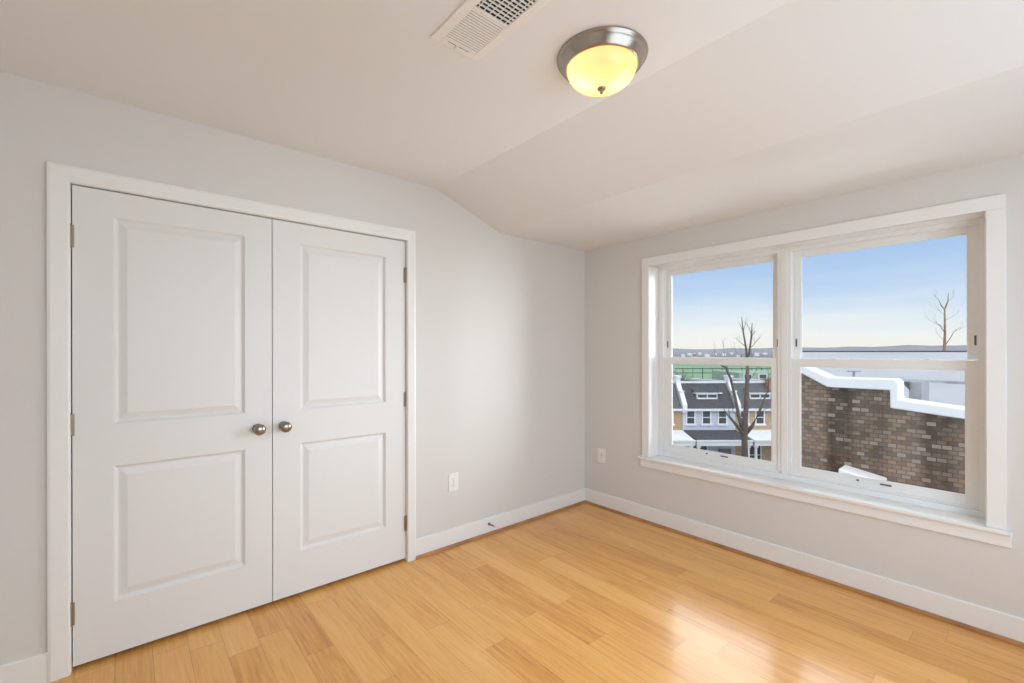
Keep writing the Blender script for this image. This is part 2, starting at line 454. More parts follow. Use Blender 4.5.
def sash(name, y0, y1, gy0, gy1, z0, gz0, gz1, z1, x0, x1, lower):
    """hung sash: stiles, rails, stepped glazing bead"""
    bm = bmesh.new()
    bm_box(bm, x0, x1, y0, gy0, z0, z1); bm_box(bm, x0, x1, gy1, y1, z0, z1)
    bm_box(bm, x0, x1, gy0, gy1, z0, gz0); bm_box(bm, x0, x1, gy0, gy1, gz1, z1)
    b = .005                                       # glazing bead, set back
    xm = x0 + .006; xg = x0 + .012
    bm_box(bm, xm, xg, gy0, gy0 - b, gz0, gz1); bm_box(bm, xm, xg, gy1 + b, gy1, gz0, gz1)
    bm_box(bm, xm, xg, gy0 - b, gy1 + b, gz0, gz0 + b); bm_box(bm, xm, xg, gy0 - b, gy1 + b, gz1 - b, gz1)
    s = obj(name, bm, M['vinyl'], win, .0018)
    g = boxes('glass_pane', [(x0 + .012, x0 + .016, gy0 + .002, gy1 - .002, gz0 - .002, gz1 + .002)], M['glass'], s)
    g['label'] = 'clear glass pane'
    if lower:
        ym = (gy0 + gy1) / 2
        # finger lift with dark ends on the bottom rail
        bm = bmesh.new()
        bm_box(bm, x0 - .006, x0, ym + .075, ym - .075, z0 + .030, z0 + .036)
        l = obj('lift_handle', bm, M['vinyl'], s, .001)
        boxes('vent_latch', [(x0 - .007, x0 + .002, ym - .028, ym - .078, z0 + .0295, z0 + .0365), (x0 - .007, x0 + .002, ym + .080, ym + .068, z0 + .029, z0 + .037)],
              M['shadowgrey'], s)
        for q in (.22, .80):
            yy = gy0 + (gy1 - gy0) * q
            t = boxes('tilt_latch', [(x0 + .003, x0 + .022, yy + .03, yy - .03, z1, z1 + .004), (x0 + .006, x0 + .014, yy + .008, yy - .012, z1 + .004, z1 + .008)], M['vinyl'], s, .001)
    else:
        for yy in (y0 - .014, y1 + .016):
            boxes('sash_stop', [(x0 - .003, x0 + .002, yy - .004, yy + .004, 1.375, 1.425)], M['shadowgrey'], s)
    return s
sash('upper_sash', -.703, MU0, -.742, -1.488, 1.262, 1.296, 1.950, 1.988, .170, .194, False)
sash('upper_sash', MU1, -2.447, -1.649, -2.404, 1.262, 1.296, 1.950, 1.988, .170, .194, False)
sash('lower_sash', -.703, MU0, -.766, -1.491, .560, .609, 1.250, 1.297, .130, .154, True)
sash('lower_sash', MU1, -2.447, -1.656, -2.400, .560, .609, 1.250, 1.297, .130, .154, True)

# ================================================================== ceiling light
LX, LY = -1.757, -1.577
lamp = empty('ceiling_light', (LX, LY, ZT))
tag(lamp, 'lit flush ceiling lamp with frosted glass bowl in a brushed nickel ring', 'ceiling light')
bm = bmesh.new()
bm_lathe(bm, [(0, 0), (.166, 0), (.168, -.003), (.166, -.008), (.160, -.011), (.158, -.016), (.154, -.026), (.147, -.032), (.146, -.035), (.139, -.040), (.137, -.044), (.131, -.044), (.130, -.030), (0, -.028)], 72)
obj('trim_ring', bm, M['nickel'], lamp, smooth=True)
bm = bmesh.new()
prof = [(.129, -.038)]
for k in range(1, 15):
    a = PI / 2 * k / 14
    prof.append((.129 * math.cos(a) ** .82 if k < 14 else 0, -.038 - .078 * math.sin(a)))
bm_lathe(bm, prof, 72)
obj('glass_shade', bm, M['shade'], lamp, smooth=True)
bm = bmesh.new()
bm_lathe(bm, [(0, -.112), (.0155, -.114), (.0165, -.118), (.013, -.122), (.006, -.124), (.0055, -.127), (.0075, -.130), (.006, -.134), (0, -.136)], 28)
obj('finial', bm, M['knob'], lamp, smooth=True)
for s in (-1, 1):
    d = bpy.data.lights.new('bulb_light', 'POINT'); d.energy = .25; d.color = (1, .76, .44); d.shadow_soft_size = .02
    o = bpy.data.objects.new('bulb_light', d); COL.objects.link(o); o.parent = lamp
    o.location = (s * .058 * RGT.x, s * .058 * RGT.y, -.066)

# ================================================================== air vent
VX0, VX1, VY0, VY1 = -2.305, -2.105, -1.265, -1.685
vent = empty('air_vent', ((VX0 + VX1) / 2, (VY0 + VY1) / 2, ZT))
tag(vent, 'white metal air register in the ceiling beside the lamp', 'air vent')
vent_off = Vector(vent.location)
def vbox(name, lst, m, bevel=0.0):
    o = boxes(name, [(a - vent_off.x, b - vent_off.x, c - vent_off.y, d - vent_off.y, e - vent_off.z, f - vent_off.z) for a, b, c, d, e, f in lst], m, vent, bevel)
    return o
ix0, ix1 = VX0 + .036, VX1 - .030
sy = [VY0 - .032, VY0 - .205, VY0 - .216, VY0 - .389]
z0, z1 = ZT - .008, ZT
vbox('duct_shade', [(ix0 - .004, ix1 + .004, sy[0] + .004, sy[3] - .004, ZT - .0015, ZT)], M['ventdark'])  # near-black sheet on the ceiling stands in for the shade inside the duct
vbox('face_plate', [(VX0, ix0, VY0, VY1, z0, z1), (ix1, VX1, VY0, VY1, z0, z1), (ix0, ix1, VY0, sy[0], z0, z1), (ix0, ix1, sy[3], VY1, z0, z1),
                    (ix0, ix1, sy[1], sy[2], z0, z1)], M['ventwhite'], .002)
# fine slats, tilted, closed side toward the camera
bm = bmesh.new()
n = 15
for i in range(n):
    y = sy[0] + (sy[1] - sy[0]) * (i + .5) / n
    bm_prism(bm, [(y + .0041 - vent_off.y, -.0072), (y - .0041 - vent_off.y, -.0066), (y - .0041 - vent_off.y, -.0056), (y + .0041 - vent_off.y, -.0062)], 0, ix0 - vent_off.x, ix1 - vent_off.x)
obj('fine_louvers', bm, M['ventwhite'], vent)
bm = bmesh.new()
for i in range(6):
    x = ix0 + (ix1 - ix0) * (i + .5) / 6 - vent_off.x
    bm_prism(bm, [(x - .0045, -.0072), (x + .0030, -.0024), (x + .0030, -.0014), (x - .0045, -.006)], 1, sy[2] - vent_off.y, sy[3] - vent_off.y)
for j in range(1, 11):
    y = sy[2] + (sy[3] - sy[2]) * j / 11 - vent_off.y
    bm_box(bm, ix0 - vent_off.x, ix1 - vent_off.x, y - .0022, y + .0022, -.006, -.002)
obj('open_louvers', bm, M['ventwhite'], vent)
xm = (VX0 + VX1) / 2
lv = vbox('damper_slot', [(xm - .045, xm + .045, VY0 - .0235, VY0 - .0255, z0 - .0006, z0 + .002)], M['shadowgrey'])
vbox('damper_lever', [(xm - .012, xm - .002, VY0 - .012, VY0 - .028, z0 - .007, z0)], M['ventwhite'], .001)

# ================================================================== outlets and door stop
def outlet(loc, rz, label):
    e = empty('power_outlet', loc, rz)          # local: plate faces -Y
    tag(e, label, 'outlet', 'white duplex wall outlets')
    boxes('cover_plate', [(-.040, .040, -.006, 0, -.0615, .0615)], M['plastic'], e, .003)
    for s in (-1, 1):
        bm = bmesh.new()
        pts = []
        for k in range(24):
            a = 2 * PI * k / 24
            pts.append((.017 * math.cos(a), s * .0195 + max(-.0135, min(.0135, .0175 * math.sin(a)))))
        bm_prism(bm, pts, 1, -.0085, -.005)
        r = obj('receptacle', bm, M['plastic'], e)
        boxes('slot', [(-.0075, -.0055, -.009, -.0082, s * .0195 - .001, s * .0195 + .008), (.0055, .0075, -.009, -.0082, s * .0195, s * .0195 + .0075),
                       (-.0022, .0022, -.009, -.0082, s * .0195 - .0095, s * .0195 - .0050)], M['shadowgrey'], r)
    bm = bmesh.new(); bm_lathe(bm, [(0, -.0078), (.0035, -.0074), (.004, -.006), (0, -.005)], 16, 'Y')
    obj('screw', bm, M['nickel'], e)
outlet((-1.394, 0, .441), 0, 'white duplex wall outlet right of the closet doors')
outlet((0, -.191, .446), -PI / 2, 'white duplex wall outlet left of the window near the corner')
ds = empty('door_stop', (-1.093, -.014, .080))
tag(ds, 'small metal spring door stop screwed to the left baseboard', 'door stop')
bm = bmesh.new(); bm_lathe(bm, [(0, 0), (.011, 0), (.011, -.003), (.007, -.009), (0, -.010)], 20, 'Y'); obj('base', bm, M['chrome'], ds, smooth=True)
bm = bmesh.new()
pr_ = []
for k in range(22):
    y = -.008 - k * .0026
    pr_ += [(.0042, y), (.0054, y - .0013)]
bm_lathe(bm, [(0, -.007)] + pr_ + [(0, -.0665)], 16, 'Y'); sprg = obj('spring', bm, M['chrome'], ds, smooth=True)
bm = bmesh.new(); bm_lathe(bm, [(0, -.064), (.0065, -.064), (.0068, -.074), (.005, -.077), (0, -.078)], 16, 'Y'); obj('tip', bm, M['rubber'], ds, smooth=True)

# ================================================================== OUTDOORS
GZ = -9.3                                            # street level seen from the upper floor
ANG = math.atan2(RGT.y, RGT.x)                       # the row of houses across the street
def at(s, d, z):                                     # metres along the street row, metres away, height
    p = CAM + s * RGT + d * FWD
    return Vector((p.x, p.y, z))

def brick_mat(name, c1, c2, mortar, plane='YZ', scale=1.0, soot=0.0, fleck=0.0):
    m = bpy.data.materials.new(name); m.use_nodes = True
    t = m.node_tree; b = t.nodes['Principled BSDF']; L = t.links.new
    g = t.nodes.new('ShaderNodeTexCoord'); s = t.nodes.new('ShaderNodeSeparateXYZ'); L(g.outputs['Object'], s.inputs[0])
    c = t.nodes.new('ShaderNodeCombineXYZ')
    L(s.outputs['XYZ'.index(plane[0])], c.inputs[0]); L(s.outputs['XYZ'.index(plane[1])], c.inputs[1])
    k = t.nodes.new('ShaderNodeTexBrick')
    k.inputs['Scale'].default_value = 1.0
    k.inputs['Brick Width'].default_value = .12 * scale; k.inputs['Row Height'].default_value = .069 * scale
    k.inputs['Mortar Size'].default_value = .006 * scale; k.inputs['Mortar Smooth'].default_value = .2; k.inputs['Bias'].default_value = -.1
    k.inputs['Color1'].default_value = (*c1, 1); k.inputs['Color2'].default_value = (*c2, 1); k.inputs['Mortar'].default_value = (*mortar, 1)
    L(c.outputs[0], k.inputs['Vector'])
    out = k.outputs['Color']
    if soot:                                         # old water and soot staining, running down the wall
        mp_ = t.nodes.new('ShaderNodeMapping'); mp_.inputs['Scale'].default_value = (2.6, .45, 1); L(c.outputs[0], mp_.inputs[0])
        n = t.nodes.new('ShaderNodeTexNoise'); n.inputs['Scale'].default_value = 1.0; n.inputs['Detail'].default_value = 5; L(mp_.outputs[0], n.inputs['Vector'])
        mr3 = t.nodes.new('ShaderNodeMapRange'); L(n.outputs[0], mr3.inputs[0]); mr3.inputs[1].default_value = .40; mr3.inputs[2].default_value = .62
        mr3.inputs[3].default_value = soot; mr3.inputs[4].default_value = 0
        mx = t.nodes.new('ShaderNodeMix'); mx.data_type = 'RGBA'
        # the stain is heaviest under the raised middle of the parapet and in one streak further along
        band = t.nodes.new('ShaderNodeValToRGB'); by = t.nodes.new('ShaderNodeMapRange'); L(s.outputs[1], by.inputs[0])
        by.inputs[1].default_value = -1.5; by.inputs[2].default_value = 1.5      # metres along the wall
        L(by.outputs[0], band.inputs[0])
        els = [(.0, .5), (.20, .35), (.26, .95), (.33, .95), (.38, .2), (.47, .25), (.52, .65), (.64, .65), (.68, 1.1), (.76, 1.1), (.80, .25), (1.0, .25)]
        cr_ = band.color_ramp.elements
        cr_[0].position, cr_[0].color = els[0][0], (els[0][1],) * 3 + (1,); cr_[1].position, cr_[1].color = els[-1][0], (els[-1][1],) * 3 + (1,)
        for p_, v_ in els[1:-1]:
            e_ = cr_.new(p_); e_.color = (v_, v_, v_, 1)
        bl = t.nodes.new('ShaderNodeMath'); bl.operation = 'MULTIPLY'; L(band.outputs[0], bl.inputs[0]); L(mr3.outputs[0], bl.inputs[1])
        mr3.inputs[1].default_value = .36; mr3.inputs[2].default_value = .74; mr3.inputs[3].default_value = 1.0; mr3.inputs[4].default_value = .55
        L(bl.outputs[0], mx.inputs[0]); L(out, mx.inputs[6]); mx.blend_type = 'MULTIPLY'; mx.inputs[7].default_value = (.2, .185, .195, 1)
        out = mx.outputs[2]
    if fleck:                                        # pale worn bricks scattered over the wall
        k2 = t.nodes.new('ShaderNodeTexBrick'); k2.inputs['Scale'].default_value = 1.0
        for nm in ('Brick Width', 'Row Height', 'Mortar Size', 'Mortar Smooth'): k2.inputs[nm].default_value = k.inputs[nm].default_value
        k2.inputs['Color1'].default_value = (0, 0, 0, 1); k2.inputs['Color2'].default_value = (1, 1, 1, 1); k2.inputs['Mortar'].default_value = (0, 0, 0, 1)
        L(c.outputs[0], k2.inputs['Vector'])
        mr2 = t.nodes.new('ShaderNodeMapRange'); L(k2.outputs['Color'], mr2.inputs[0]); mr2.inputs[1].default_value = .74; mr2.inputs[2].default_value = 1.0
        mr2.inputs[4].default_value = fleck
        mx = t.nodes.new('ShaderNodeMix'); mx.data_type = 'RGBA'
        L(mr2.outputs[0], mx.inputs[0]); L(out, mx.inputs[6]); mx.inputs[7].default_value = (.47, .40, .34, 1)
        out = mx.outputs[2]
    L(out, b.inputs['Base Color']); b.inputs['Roughness'].default_value = .85
    return m
M['snow'] = mat('snow', (.78, .80, .84), .7, var=.05, vscale=.8)
M['snowroof'] = mat('snow_dusted_roof', (.47, .485, .53), .8, var=.07, vscale=.35)
M['brick'] = brick_mat('weathered_brick', (.36, .25, .175), (.08, .056, .05), (.13, .112, .10), 'YZ', 1.0, .8, .62)
M['orange'] = brick_mat('orange_brick', (.52, .33, .17), (.42, .25, .13), (.40, .33, .26), 'XZ', 1.6)
M['tan'] = brick_mat('tan_brick', (.55, .39, .24), (.43, .29, .17), (.42, .36, .30), 'XZ', 1.6)
M['siding'] = mat('pale_lavender_siding', (.58, .61, .70), .6)
M['slate'] = mat('dark_slate', (.05, .053, .065), .7, var=.2, vscale=4)
M['slate2'] = mat('grey_slate', (.10, .10, .112), .7, var=.2, vscale=4)
M['extwhite'] = mat('exterior_white_paint', (.80, .81, .83), .5)
M['pane'] = mat('dark_window_pane', (.06, .065, .07), .5)
M['porchdark'] = mat('porch_boards', (.22, .21, .21), .7)
M['bark'] = mat('grey_bark', (.135, .11, .095), .9, var=.3, vscale=6)
M['barktan'] = mat('sunlit_tan_bark', (.28, .20, .12), .9, var=.3, vscale=4)
M['fence'] = mat('black_fence_metal', (.03, .04, .035), .5)
M['turf'] = mat('green_turf', (.19, .34, .21), .9, var=.12, vscale=.05)
M['street'] = mat('wet_asphalt', (.20, .20, .21), .8, var=.1, vscale=.2)
M['greensiding'] = mat('pale_green_siding', (.30, .42, .31), .7)
M['hills'] = mat('hazy_wooded_hills', (.27, .27, .32), 1.0, var=.12, vscale=.01)  # bluish grey has the haze of distance mixed into the colour
M['townwhite'] = mat('white_stucco', (.72, .72, .74), .8)
M['townred'] = mat('red_brick_far', (.38, .24, .19), .9)
M['roofdark'] = mat('roof_edge_flashing', (.05, .055, .07), .6)
M['greymetal'] = mat('grey_sheet_metal', (.34, .34, .38), .6, var=.1, vscale=8)
M['chimney'] = brick_mat('red_chimney_brick', (.46, .20, .12), (.38, .16, .10), (.4, .33, .3), 'XZ', 1.5)

# ground
bm = bmesh.new(); bm_box(bm, -60, 9000, -6000, 7500, GZ - .5, GZ)
tag(obj('ground', bm, M['street']), 'grey street ground far below the window', 'ground', kind='structure')
bm = bmesh.new()
q = [at(30, 128, 0), at(330, 128, 0), at(620, 640, 0), at(80, 640, 0)]
A = [bm.verts.new((p.x, p.y, GZ)) for p in q]; B = [bm.verts.new((p.x, p.y, GZ + .06)) for p in q]
bm.faces.new(A[::-1]); bm.faces.new(B)
for i in range(4): bm.faces.new((A[i], A[(i + 1) % 4], B[(i + 1) % 4], B[i]))
tag(obj('playing_field', bm, M['turf']), 'bright green playing field beyond the rowhouse roofs', 'field', kind='structure')
# hills: a long ridge with a lumpy wooded crest
bm = bmesh.new()
rows = []
for j, dd in enumerate((1500, 2300, 3000)):
    r = []
    for i in range(91):
        s = -800 + i * 60
        a = s / 2300
        hgt = 0 if j != 1 else (10.65 + (1.6 + 5.5 * max(0, min(.6, a - .45)) + .7 * math.sin(i * .9) * math.sin(i * .37) + .7 * random.random()) * 2300 / 450)
        if j == 1: hgt = max(hgt, 12)
        r.append(bm.verts.new(at(s, dd, GZ + hgt)))
    rows.append(r)
for j in range(2):
    for i in range(90):
        bm.faces.new((rows[j][i], rows[j][i + 1], rows[j + 1][i + 1], rows[j + 1][i]))
tag(obj('hills', bm, M['hills'], smooth=True), 'low haze-grey wooded hills along the horizon', 'hills', kind='structure')

# small pale buildings at the foot of the hills
def town(s, d, w, h, m, label):
    e = empty('distant_building', at(s, d, GZ), ANG)
    boxes('walls', [(-w / 2, w / 2, 0, 4, 0, h)], M[m], e)
    bm = bmesh.new(); bm_prism(bm, [(-w / 2 - .5, h), (w / 2 + .5, h), (0, h + 1.2)], 1, -.5, 4.5); obj('roof', bm, M['snow'], e)
    return tag(e, label, 'building', 'small pale buildings below the hills')
rng = random.Random(3)
u = 682.0
k = 0
while u < 771:
    d = (760, 1010, 880, 1180)[k % 4]
    wpx = rng.uniform(2.0, 5.5)
    red = k in (2, 9)
    town((u + wpx / 2 - 512) / 450 * d, d, wpx * d / 450, rng.uniform(2.6, 5.0), 'townred' if red else 'townwhite',
         'tiny red brick building below the distant hills in the left window' if red else 'tiny pale building below the distant hills in the left window')
    u += wpx + rng.uniform(1.6, 6); k += 1

# ---------------------------------------------------------------- rowhouses across the street
HW = 2.14
def ext_window(house, x, z0, z1, w, y=0.0):
    f = boxes('window', [(x - w / 2 - .09, x - w / 2, y - .07, y + .05, z0, z1), (x + w / 2, x + w / 2 + .09, y - .07, y + .05, z0, z1),
                         (x - w / 2 - .09, x + w / 2 + .09, y - .07, y + .05, z1, z1 + .1), (x - w / 2 - .16, x + w / 2 + .16, y - .12, y + .05, z0 - .16, z0),
                         (x - w / 2, x + w / 2, y - .05, y, (z0 + z1) / 2 - .03, (z0 + z1) / 2 + .03)], M['extwhite'], house)
    boxes('pane', [(x - w / 2, x + w / 2, y - .02, y + .02, z0, z1)], M['pane'], f)
def rowhouse(s, wallm, roofm, porchm, label, party_right=True, extras=False):
    h = empty('rowhouse', at(s, 36, GZ), ANG)
    tag(h, label, 'house', 'rowhouses across the street')
    boxes('wall', [(-HW + .02, HW - .02, 0, 9, 0, 6.0)], M[wallm], h)
    bm = bmesh.new(); bm_prism(bm, [(-.18, 6.0), (1.5, 7.98), (9, 7.7), (9, 6.0)], 0, -HW + .18, HW - .18)
    obj('roof', bm, M[roofm], h)
    boxes('eave', [(-HW + .1, HW - .1, -.34, -.1, 5.86, 6.02)], M['extwhite'], h)
    boxes('ridge_cap', [(-HW + .1, HW - .1, 1.42, 1.7, 7.94, 8.09)], M['snow'], h)
    # stepped white party walls, one per house on its left (and right for the last)
    bm = bmesh.new()
    for x in ((-HW,) if not party_right else (-HW, HW)):
        bm_prism(bm, [(-.22, 5.7), (-.22, 6.3), (.55, 7.3), (.72, 7.3), (1.25, 8.0), (1.25, 8.42), (1.9, 8.42), (1.9, 8.1), (9, 7.9), (9, 5.7)], 0, x - .01 if x < 0 else x - .33, x + .33 if x < 0 else x + .01)
    obj('party_wall', bm, M['extwhite'], h)
    for x in ((-HW + .16,) if not party_right else (-HW + .16, HW - .16)):
        for cap in ((x - .22, x + .22, 1.15, 2.0, 8.42, 8.58), (x - .2, x + .2, .45, .8, 7.3, 7.4)):
            boxes('snow_cap', [cap], M['snow'], h, .02)
    # ribbon dormer on the mansard
    d = boxes('dormer', [(-.78, .90, .42, .50, 6.72, 6.84), (-.78, .90, .42, .50, 7.08, 7.16), (-.78, -.70, .42, .9, 6.72, 7.16), (.82, .90, .42, .9, 6.72, 7.16),
                         (.02, .10, .42, .50, 6.72, 7.16), (-.95, 1.25, .34, 1.2, 7.16, 7.24)], M['extwhite'], h)
    boxes('pane', [(-.72, .84, .46, .52, 6.80, 7.10)], M['pane'], d)
    bm = bmesh.new(); bm_prism(bm, [(.40, 7.24), (1.5, 7.24), (1.5, 7.75)], 0, -.95, 1.05); obj('dormer_roof', bm, M[roofm], d)
    for x in (-1.48, -.22, 1.06): ext_window(h, x, 4.82, 5.80, .58)
    # porch
    bm = bmesh.new(); bm_prism(bm, [(0, 4.30), (0, 4.12), (-2.5, 3.78), (-2.5, 3.98)], 0, -HW + .15, HW - .02); obj('porch_roof', bm, M[porchm], h)
    boxes('porch_fascia', [(-HW + .15, HW - .02, -2.56, -2.44, 3.56, 3.97), (-HW + .1, HW + .02, -2.64, -2.5, 3.88, 3.99)], M['extwhite'], h)
    for x in (-HW + .32, HW - .25):
        bm = bmesh.new(); bm_box(bm, x - .14, x + .14, -2.5, -2.22, .5, .85); bm_box(bm, x - .13, x + .13, -2.49, -2.23, 3.40, 3.6)
        bm_lathe(bm, [(0, .85), (.12, .85), (.10, 3.4), (0, 3.4)], 14, 'Z', (x, -2.36, 0)); obj('porch_column', bm, M['extwhite'], h)
    boxes('porch_floor', [(-HW + .1, HW - .02, -2.6, 0, 0, .5)], M['porchdark'], h)
    boxes('front_door', [(.85, 1.65, -.05, .02, .5, 2.7), (.75, .85, -.07, .03, .5, 2.8), (1.65, 1.75, -.07, .03, .5, 2.8), (.75, 1.75, -.07, .03, 2.7, 2.8)], M['porchdark'], h)
    ext_window(h, -.75, 1.5, 3.1, 1.1)
    if extras:
        bm = bmesh.new(); bm_box(bm, 1.0, 1.55, .9, 1.5, 6.9, 8.25); bm_box(bm, .95, 1.6, .85, 1.55, 8.25, 8.35); obj('chimney', bm, M['chimney'], h)
    return h
S0 = 15.76
rowhouse(S0 - 2 * HW, 'orange', 'slate2', 'snow', 'orange brick rowhouse at the left edge of the window, snow on its porch roof', False)
rowhouse(S0, 'siding', 'slate', 'slate', 'pale lavender rowhouse with dark roof, three windows and dark porch roof', False)
rowhouse(S0 + 2 * HW, 'tan', 'slate2', 'snow', 'tan brick rowhouse partly behind the bare street tree', True, True)

rh = empty('rear_house', at(35.2, 60, GZ), ANG)
tag(rh, 'pale green house with two white framed windows behind the tan rowhouse', 'house')
boxes('wall', [(-4.9, 3.4, 0, 8, 0, 7.55)], M['greensiding'], rh)
boxes('roof', [(-4.9, 3.4, -.05, 8, 7.55, 7.66)], M['greensiding'], rh)
for x in (-3.75, -1.75): ext_window(rh, x, 6.3, 7.45, .95)
for x in (-3.75, -1.75): ext_window(rh, x, 3.2, 4.6, .95)

# ---------------------------------------------------------------- field fence
fn = empty('field_fence', at(0, 80, GZ), ANG)
tag(fn, 'tall black metal fence in front of the green field', 'fence')
boxes('rail', [(29, 50, -.05, .05, 7.40, 7.52)], M['fence'], fn)
boxes('rail', [(29, 50, -.05, .05, 6.62, 6.74)], M['fence'], fn)
for k in range(11):
    x = 30.4 + k * 1.75
    wd = .10 if k % 2 == 0 else .045
    boxes('post', [(x - wd / 2, x + wd / 2, -.05, .05, 0, 7.6 if k % 2 == 0 else 7.4)], M['fence'], fn)

# ---------------------------------------------------------------- bare trees
def grow(bm, p, d, length, r, depth, rng, spread=.55, up=.25, seg=5):
    pts, rad = [p.copy()], [r]
    n = 4
    q = p.copy(); dd = d.copy()
    for i in range(n):
        dd = (dd + Vector((rng.uniform(-.16, .16), rng.uniform(-.16, .16), rng.uniform(-.05, .12) + up * .15))).normalized()
        q = q + dd * length / n
        pts.append(q.copy()); rad.append(r * (1 - .55 * (i + 1) / n))
    bm_tube(bm, pts, rad, seg)
    if depth > 0:
        for k in range(rng.choice((2, 3, 3))):
            i = rng.randint(2, n)
            nd = (dd + Vector((rng.uniform(-1, 1), rng.uniform(-1, 1), rng.uniform(-.1, .6))) * spread + Vector((0, 0, up))).normalized()
            grow(bm, pts[i], nd, length * rng.uniform(.55, .8), rad[i] * .62, depth - 1, rng, spread, up, max(3, seg - 1))
def tree_obj(name, loc, trunk_bm, branch_bm, m, label):
    t = empty(name, loc, ANG)
    obj('trunk', trunk_bm, m, t, smooth=True); obj('branches', branch_bm, m, t, smooth=True)
    return tag(t, label, 'tree')
# street tree in front of the rowhouses: local x along the row, y away, z up
rng = random.Random(11)
tb = bmesh.new(); bb = bmesh.new()
bm_tube(tb, [(.1, 0, 0), (.05, 0, 2.0), (0, 0, 4.6), (-.02, 0, 5.2), (.14, .05, 6.8), (.22, .05, 8.6), (.27, .1, 9.9)], [.27, .21, .19, .21, .15, .13, .10], 12)
bm_tube(bb, [(-.03, 0, 5.0), (-.55, -.1, 5.65), (-1.05, -.2, 6.2), (-1.35, -.2, 6.55)], [.13, .11, .085, .05], 8)
bm_tube(bb, [(-.05, 0, 5.1), (-.3, .1, 6.1), (-.5, .2, 7.4), (-.75, .3, 8.7), (-1.1, .3, 9.5), (-1.6, .4, 9.8), (-2.3, .4, 9.9)], [.14, .12, .10, .085, .07, .05, .03], 8)
bm_tube(bb, [(.0, 0, 5.0), (.45, -.1, 5.6), (.85, -.2, 6.5), (1.2, -.2, 7.4), (1.5, -.2, 8.0)], [.14, .12, .09, .06, .03], 8)
bm_tube(bb, [(.27, .1, 9.8), (.15, .1, 10.9), (-.02, .1, 11.9), (-.12, .1, 12.9)], [.085, .065, .05, .02], 8)
bm_tube(bb, [(.27, .1, 9.8), (.42, .1, 10.8), (.48, .0, 11.6), (.52, 0, 12.5)], [.08, .06, .06, .02], 8)
for p, d, l in (((-.5, .2, 7.4), (-.8, 0, .6), 1.0), ((-.75, .3, 8.7), (-.4, 0, 1), 1.0), ((-1.05, -.2, 6.2), (-.3, 0, 1), .9), ((.85, -.2, 6.5), (.9, 0, .5), .9),
                ((1.2, -.2, 7.4), (.3, 0, 1), 1.1), ((.22, .05, 8.6), (.9, 0, .8), 1.3), ((.15, .1, 10.9), (-.9, 0, .8), .6), ((.42, .1, 10.8), (.9, 0, .8), .7),
                ((-.02, .1, 11.9), (-.6, 0, .9), .45), ((.48, 0, 11.6), (.7, 0, .8), .45), ((-.02, .1, 11.9), (.4, 0, 1), .5), ((.27, .1, 9.9), (-.9, 0, .6), .9),
                ((-1.6, .4, 9.8), (-.4, 0, .8), .8), ((.14, .05, 6.8), (.8, .2, .5), 1.3), ((-1.35, -.2, 6.55), (-.5, 0, 1), .9), ((1.5, -.2, 8.0), (.2, 0, 1), 1.0), ((-1.1, .3, 9.5), (-.1, 0, 1), 1.0),
                ((.48, 0, 11.6), (-.3, 0, 1), .6), ((.27, .1, 9.8), (.8, 0, .9), .8), ((-.3, .1, 6.1), (-1, 0, .8), 1.0)):
    grow(bb, Vector(p), Vector(d).normalized(), l, .026, 3, rng, .6, .2, 5)
tree_obj('bare_tree', at(15.5, 30, GZ), tb, bb, M['bark'], 'dark leafless street tree standing before the rowhouses')
# distant tree beyond the snowy roof
tb = bmesh.new(); bb = bmesh.new()
bm_tube(tb, [(0, 0, 0), (.05, 0, 6), (-.05, 0, 10.5), (.05, 0, 13), (.0, 0, 16.3)], [.30, .24, .17, .13, .08], 10)
rng = random.Random(23)
bm_tube(bb, [(0, 0, 11.2), (.7, 0, 12.2), (1.3, 0, 13.2), (2.0, 0, 13.7)], [.06, .05, .035, .015], 6)
bm_tube(bb, [(0, 0, 13.0), (-.6, 0, 13.9), (-1.1, 0, 14.4)], [.05, .04, .015], 6)
bm_tube(bb, [(0, 0, 16.1), (.25, 0, 16.7), (.45, 0, 17.2), (.5, 0, 18.3)], [.07, .09, .06, .03], 6)
bm_tube(bb, [(0, 0, 16.1), (-.45, 0, 16.6), (-.8, 0, 17.4)], [.07, .06, .02], 6)
for p, d, l in (((1.3, 0, 13.2), (1, 0, .2), 1.8), ((-.6, 0, 13.9), (-1, 0, .4), 1.6), ((0, 0, 14.6), (1, 0, .4), 2.2), ((0, 0, 13.6), (-1, 0, .5), 1.8),
                ((.45, 0, 17.2), (.9, 0, .5), 1.3), ((-.8, 0, 17.4), (-.8, 0, .5), 1.2), ((0, 0, 12), (-1, 0, .4), 1.8), ((0, 0, 15.4), (-1, 0, .6), 1.4)):
    grow(bb, Vector(p), Vector(d).normalized(), l, .024, 2, rng, .6, .2, 4)
tree_obj('bare_tree', at((945 - 512) / 450 * 60, 60, GZ), tb, bb, M['barktan'], 'tan leafless tree rising beyond the snowy roof at right')
# grey tangle of bare trees left of the field
tb = bmesh.new(); bb = bmesh.new(); rng = random.Random(5)
bm_tube(tb, [(0, 0, 0), (0, 0, 2), (.1, 0, 4)], [.3, .25, .2], 8)
for k in range(70):
    a = rng.uniform(0, 2 * PI)
    grow(bb, Vector((.1, 0, rng.uniform(2.5, 4))), Vector((math.cos(a) * .9, math.sin(a) * .9, rng.uniform(.3, 1.5))).normalized(), 2.3, .10, 2, rng, .7, .15, 3)
tree_obj('bare_tree', at((673.5 - 512) / 450 * 66, 66, GZ), tb, bb, M['bark'], 'grey bushy leafless tree left of the green field')

